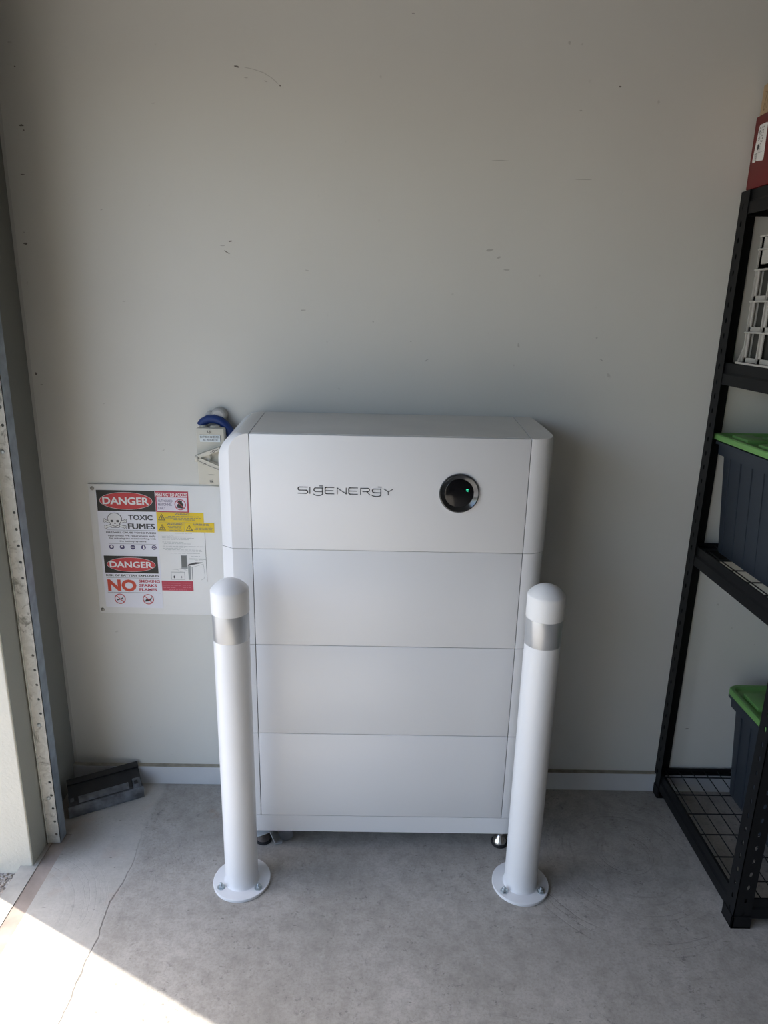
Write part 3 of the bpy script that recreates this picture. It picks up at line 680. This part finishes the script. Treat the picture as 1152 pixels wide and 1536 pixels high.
# ================================================================== BLACK BLOCK ON THE FLOOR
ang = math.atan2(.105, .192)
T = Matrix.Translation((-.925, -.186, 0)) @ Matrix.Rotation(ang, 4, 'Z')
def bl(*p): return T @ Vector(p)
L = .218
bt = thing('battery_casing', (-.86, -.12, 0), 'scuffed black plastic casing lying in the corner between door guide and back wall', 'plastic case')
prof = [(0,.003),(.002,.040),(.006,.046),(.024,.052),(.080,.074),(.086,.070),(.086,.003)]
prof2 = [(0,.003),(.002,.036),(.006,.040),(.022,.046),(.074,.066),(.080,.062),(.080,.003)]
rings = [[bl(x, a, b+dz) for a, b in (prof)] for x, dz in ((.004,0),(.006,.001),(L-.004,-.002),(L,-.004))]
obj('casing', MB().loft(rings), M['oldblack'], bt, ang=20)
e = MB(); e.loft([[bl(x, -.003, .002), bl(x, -.003, .036), bl(x, -.001, .040), bl(x, .004, .040), bl(x, .004, .002)] for x in (-.002, .004, L-.006, L+.002)])
obj('front_rail', e, M['oldgrey'], bt)
e = MB(); e.loft([[bl(x, .003, .0435), bl(x, .006, .0485), bl(x, .021, .0535), bl(x, .024, .053), bl(x, .010, .040)] for x in (.030, .034, L-.044, L-.040)])
obj('worn_edge', e, M['oldgrey'], bt, label='rubbed shiny edge')
for x0 in (L-.028, .002):
    e = MB(); e.loft([[bl(x, .001, .040), bl(x, .003, .052), bl(x, .026, .060), bl(x, .030, .056)] for x in (x0, x0+.024)])
    c_ = obj('end_clip', e, M['oldblack'] if x0 < .1 else M['oldgrey'], bt)
    e = MB(); e.loft([[bl(x, .004, .0515), bl(x, .006, .0545), bl(x, .016, .0585), bl(x, .018, .056)] for x in (x0+.004, x0+.015)])
    obj('clip_recess', e, M['rubber'] if x0 > .1 else M['oldgrey'], c_)
e = MB(); e.loft([[bl(x, .066, .068), bl(x, .064, .074), bl(x, .082, .0815), bl(x, .086, .076)] for x in (.004, L)])
obj('rear_ridge', e, M['oldblack'], bt)

# ================================================================== SHELVING
SX0, SX1, SY0, SY1 = .940, 2.16, -.004, -.551
sh = thing('shelving_unit', ((SX0+SX1)/2, (SY0+SY1)/2, 0), 'black boltless steel shelving rack with wire decks at the right', 'shelf')
HT = 1.838
def post(x, y, sx, sy):
    mb = MB(); t = .0016
    # flange in the x plane (runs along y) and flange in the y plane (runs along x)
    holey(mb, (x, y, 0), (0, sy, 0), (0, 0, 1), .045, HT, .0408, .020, .0042, t, start=.045, hv=.008, nrm=Vector((sx, 0, 0)))
    holey(mb, (x, y, 0), (sx, 0, 0), (0, 0, 1), .045, HT, .0408, .025, .0042, t, start=.045, hv=.008, nrm=Vector((0, sy, 0)), skip=lambda i: y > -.1)
    p = obj('post', mb, M['steel'], sh, smooth=False)
    b = lambda a, c: (min(a, c), max(a, c))
    fx0, fx1 = b(x-sx*.003, x+sx*.048); fy0, fy1 = b(y-sy*.003, y+sy*.048)
    if abs(y-SY0) < .01: fy1 = min(fy1, -.001)
    foot = MB().box(fx0, fx1, *b(y-sy*(.003 if y < -.1 else .003), y+sy*.003), 0, .036, bev=.001).box(*b(x-sx*.003, x+sx*.003), fy0, fy1, 0, .036, bev=.001).box(fx0, fx1, fy0, fy1, 0, .004)
    obj('foot_cap', foot, M['foot'], p, smooth=False)
for x, sx in ((SX0, 1), (SX1, -1)):
    for y, sy in ((SY0, -1), (SY1, 1)): post(x, y, sx, sy)
LEV = [.086, .872, 1.403, 1.838]
for z in LEV:
    # stepped beams: ledge inside carries the deck
    for x, sx in ((SX0, 1), (SX1, -1)):
        pr_ = [(0, z-.058), (0, z-.030), (.0045*sx, z-.024), (.0045*sx, z), (.009*sx, z), (.009*sx, z-.012), (.020*sx, z-.012), (.020*sx, z-.016), (.007*sx, z-.020), (.007*sx, z-.058)]
        o = MB().loft([[(x+.002*sx+a, y, b) for a, b in pr_] for y in (SY0-.004, SY1+.004)])
        obj('end_beam', o, M['steel'], sh, smooth=False)
    for y, sy in ((SY0, -1), (SY1, 1)):
        pr_ = [(0, z-.058), (0, z-.030), (.0045*sy, z-.024), (.0045*sy, z), (.009*sy, z), (.009*sy, z-.012), (.020*sy, z-.012), (.020*sy, z-.016), (.007*sy, z-.020), (.007*sy, z-.058)]
        o = MB().loft([[(x, y+.002*sy+a, b) for a, b in pr_] for x in (SX0+.004, SX1-.004)])
        obj('long_beam', o, M['steel'], sh, smooth=False)
    dk = MB(); r = .0017
    for k in range(6): dk.tube([(SX0+.008, -.045-k*.0862, z-.0102), (SX1-.008, -.045-k*.0862, z-.0102)], r*1.15, 6)
    n = 28
    for k in range(n): x = SX0+.030+k*(SX1-SX0-.06)/(n-1); dk.tube([(x, SY0-.012, z-.0072), (x, SY1+.012, z-.0072)], r, 6)
    d = obj('wire_deck', dk, M['wire'], sh)

# ---- totes
def tote(nm, x0, x1, y0, y1, z0, label, h=.342, rr=.02):
    """x0..x1, y1..y0 footprint of the lid; body tapers to the floor"""
    t = thing(nm, ((x0+x1)/2, (y0+y1)/2, z0), label, 'storage box')
    def rr_ring(a0, a1, b0, b1, z, r, n=5):
        P = []
        for (cx, cy, s) in ((a1-r, b0-r, 0), (a0+r, b0-r, 90), (a0+r, b1+r, 180), (a1-r, b1+r, 270)):
            P += [(cx+r*math.cos(R_(s+90*k/n)), cy+r*math.sin(R_(s+90*k/n)), z) for k in range(n+1)]
        return P
    zt = z0+h-.020
    i1, i2 = .022, .042
    body = MB().loft([rr_ring(x0+i2, x1-i2, y0-i2, y1+i2, z0, .02), rr_ring(x0+i2-.002, x1-i2+.002, y0-i2+.002, y1+i2-.002, z0+.006, .022), rr_ring(x0+i1, x1-i1, y0-i1, y1+i1, zt-.03, .022),
                      rr_ring(x0+i1, x1-i1, y0-i1, y1+i1, zt-.001, .022)])
    b = obj('tub', body, M['toteb'], t)
    rim = MB().loft([rr_ring(x0+.012, x1-.012, y0-.012, y1+.012, zt-.040, .02), rr_ring(x0+.010, x1-.010, y0-.010, y1+.010, zt-.012, .02), rr_ring(x0+.004, x1-.004, y0-.004, y1+.004, zt-.011, .02), rr_ring(x0+.004, x1-.004, y0-.004, y1+.004, zt-.003, .02)])
    obj('rim', rim, M['toteb'], t)
    rb = MB()
    for k in range(6):                       # vertical ribs on the short side
        y = y0-.075-k*(abs(y1-y0)-.15)/5
        rb.prism([(x0+i2-.003, y, z0+.01), (x0+i2-.003, y-.006, z0+.01), (x0+i1-.003, y-.006, zt-.04), (x0+i1-.003, y, zt-.04)], (1,0,0), .006)
    for k in range(8):
        x = x0+.07+k*(x1-x0-.14)/7
        rb.prism([(x, y1+i2-.003, z0+.01), (x+.006, y1+i2-.003, z0+.01), (x+.006, y1+i1-.003, zt-.04), (x, y1+i1-.003, zt-.04)], (0,1,0), .006)
    obj('rib', rb, M['toteb'], b, smooth=False)['kind'] = 'stuff'
    l = MB().loft([rr_ring(x0, x1, y0, y1, zt+.002, rr), rr_ring(x0, x1, y0, y1, zt+.015, rr), rr_ring(x0+.003, x1-.003, y0-.003, y1+.003, zt+.018, rr), rr_ring(x0+.012, x1-.012, y0-.012, y1+.012, zt+.018, rr*.8), rr_ring(x0+.020, x1-.020, y0-.020, y1+.020, zt+.010, rr*.7), rr_ring(x0+.03, x1-.03, y0-.03, y1+.03, zt+.010, rr*.6)])
    ld_ = obj('lid', l, M['lid'], t, label='green clip lid')
    for k in range(3):
        yy = y0-.055-k*.14
        obj('lid_pad', MB().box(x0+.028, x0+.085, yy-.085, yy, zt+.008, zt+.021, bev=.003), M['lid'], ld_)
    obj('lid_panel', MB().box(x0+.11, x1-.05, y1+.06, y0-.06, zt+.008, zt+.018, bev=.003), M['lid'], ld_)
    return t
tote('storage_tote', .9515, 1.52, -.022, -.47, .8675, 'blue-grey plastic storage tote with green lid on the middle wire shelf', rr=.012)
tote('storage_tote', 1.085, 1.655, -.075, -.49, .0815, 'blue-grey plastic storage tote with rounded green lid on the lowest shelf', h=.356, rr=.035)

# ---- white crate on the second shelf
cx0, cx1, cy0, cy1, cz0, cz1 = .962, 1.32, -.105, -.46, 1.4055, 1.722
cr = thing('plastic_crate', ((cx0+cx1)/2, (cy0+cy1)/2, cz0), 'white slotted plastic crate on the shelf below the red box', 'crate')
def slot_face(o, du, wd, n, cols, rows, ribs=.008):
    o = Vector(o); du = Vector(du); n = Vector(n); mb = MB()
    def bx(a0, a1, z0, z1, t0=0, t1=.004):
        P = [o+du*a+n*t+Vector((0,0,z)) for a, z, t in ((a0,z0,t0),(a1,z0,t0),(a1,z1,t0),(a0,z1,t0),(a0,z0,t1),(a1,z0,t1),(a1,z1,t1),(a0,z1,t1))]
        mb.add(P, [(0,3,2,1),(4,5,6,7),(0,1,5,4),(1,2,6,5),(2,3,7,6),(3,0,4,7)])
    H = cz1-cz0; zs = [.0, .078, .155, .232]; cw = wd/cols
    bx(0, wd, .235, H, -.003, 0)                       # upper solid band
    for k in range(5): pass
    for z in zs: bx(0, wd, z, z+.016, -.003, 0); bx(0, wd, z, z+.004, 0, .008)
    bx(0, wd, H-.035, H-.031, 0, .007); bx(0, wd, H-.004, H, 0, .007)
    for k in range(cols+1):
        a = min(k*cw, wd-.004); bx(max(a-.010, 0), min(a+.012, wd), 0, H, -.003, 0); bx(a, a+.0025, 0, H, 0, .004)
    return mb
obj('end_wall', slot_face((cx0, cy0, cz0), (0,-1,0), abs(cy1-cy0), (-1,0,0), 5, 3), M['crate'], cr, smooth=False)
obj('end_wall', slot_face((cx1, cy0, cz0), (0,-1,0), abs(cy1-cy0), (1,0,0), 7, 3), M['crate'], cr, smooth=False)
obj('long_wall', slot_face((cx0, cy1, cz0), (1,0,0), cx1-cx0, (0,-1,0), 7, 3), M['crate'], cr, smooth=False)
obj('long_wall', slot_face((cx0, cy0, cz0), (1,0,0), cx1-cx0, (0,1,0), 7, 3), M['crate'], cr, smooth=False)
obj('bottom_lip', MB().box(cx0-.014, cx1+.014, cy1-.010, cy0+.012, cz0-.001, cz0+.004), M['crate'], cr, smooth=False)
gs = MB()
for y in (cy0+.004, cy0-.142, cy0-.284):
    gs.prism([(cx0-.013, y, cz0+.003), (cx0, y, cz0+.003), (cx0, y, cz0+.045), (cx0-.004, y, cz0+.038)], (0,-1,0), .003)
obj('gusset', gs, M['crate'], cr, smooth=False)['kind'] = 'stuff'
obj('hollow_shade', MB().box(cx0+.012, cx1-.012, cy1+.012, cy0-.012, cz0+.004, cz1-.08), M['cratedark'], cr, smooth=False)  # added dark block, its colour stands for the shade inside the crate

# ---- red box with label and tan box on top
rx0, rx1, ry0, ry1, rz0, rz1 = .9445, 1.36, -.012, -.36, 1.8395, 2.012
rb = thing('red_box', ((rx0+rx1)/2, (ry0+ry1)/2, rz0), 'red box with a white barcode label on top of the shelving', 'box')
obj('carton', MB().box(rx0, rx1, ry1, ry0, rz0, rz1, bev=.004), M['redbox'], rb)
rp = lambda u, v: (rx0-.0006, u, v)
pr = MB(); flat(pr, [(-.027,1.908),(-.0285,1.903),(-.040,1.902),(-.043,1.905),(-.078,1.900),(-.0825,1.905),(-.078,1.984),(-.074,1.987),(-.042,1.988),(-.038,1.984)], rp, 0)
lb = obj('barcode_label', pr, M['board'], rb, smooth=False, label='white barcode label')
pr = MB(); rp2 = lambda u, v: (rx0-.0012, u, v)
for k in range(9): rect(pr, -.050, -.042, 1.952+k*.0036, 1.952+k*.0036+(.0012, .0022)[k % 2], rp2, 0)
ell(pr, -.047, 1.936, .0048, .0072, rp2, 1, 20)
for k in range(10): rect(pr, -.0575+(k % 3)*.001, -.0545, 1.922+k*.0062, 1.9255+k*.0062, rp2, 0)
for k in range(6): rect(pr, -.064, -.0605, 1.945+k*.0065, 1.9485+k*.0065, rp2, 0)
for k in range(7): rect(pr, -.048, -.040, 1.906+k*.0024, 1.9072+k*.0024, rp2, 0)
rect(pr, -.0367, -.0360, 1.907, 1.921, rp2, 0); rect(pr, -.080, -.030, 1.9215, 1.9221, rp2, 0)
obj('label_print', pr, [M['darkgrey'], M['ink']], lb, smooth=False)
tb = thing('cardboard_box', (1.12, -.17, rz1+.0005), 'small tan cardboard box with pencilled number on top of the red box', 'box')
obj('carton', MB().box(.9475, 1.25, -.30, -.020, rz1+.0005, rz1+.070, bev=.003), M['tan'], tb)
obj('flap', MB().prism([(.952, -.030, rz1+.070), (.952, -.29, rz1+.070), (.956, -.29, rz1+.105), (.956, -.030, rz1+.100)], (1,0,0), .003), M['tan'], tb, smooth=False)
pr = MB(); tp_ = lambda u, v: (.9470, u, v)
z = rz1
stroke(pr, [(-.036,z+.052),(-.047,z+.050),(-.040,z+.030),(-.037,z+.014),(-.040,z+.009),(-.045,z+.013),(-.043,z+.024),(-.040,z+.026)], .0016, tp_, 0)
stroke(pr, [(-.052,z+.048),(-.052,z+.012)], .0016, tp_, 0)
obj('pencil_number', pr, M['pencil'], tb, smooth=False)
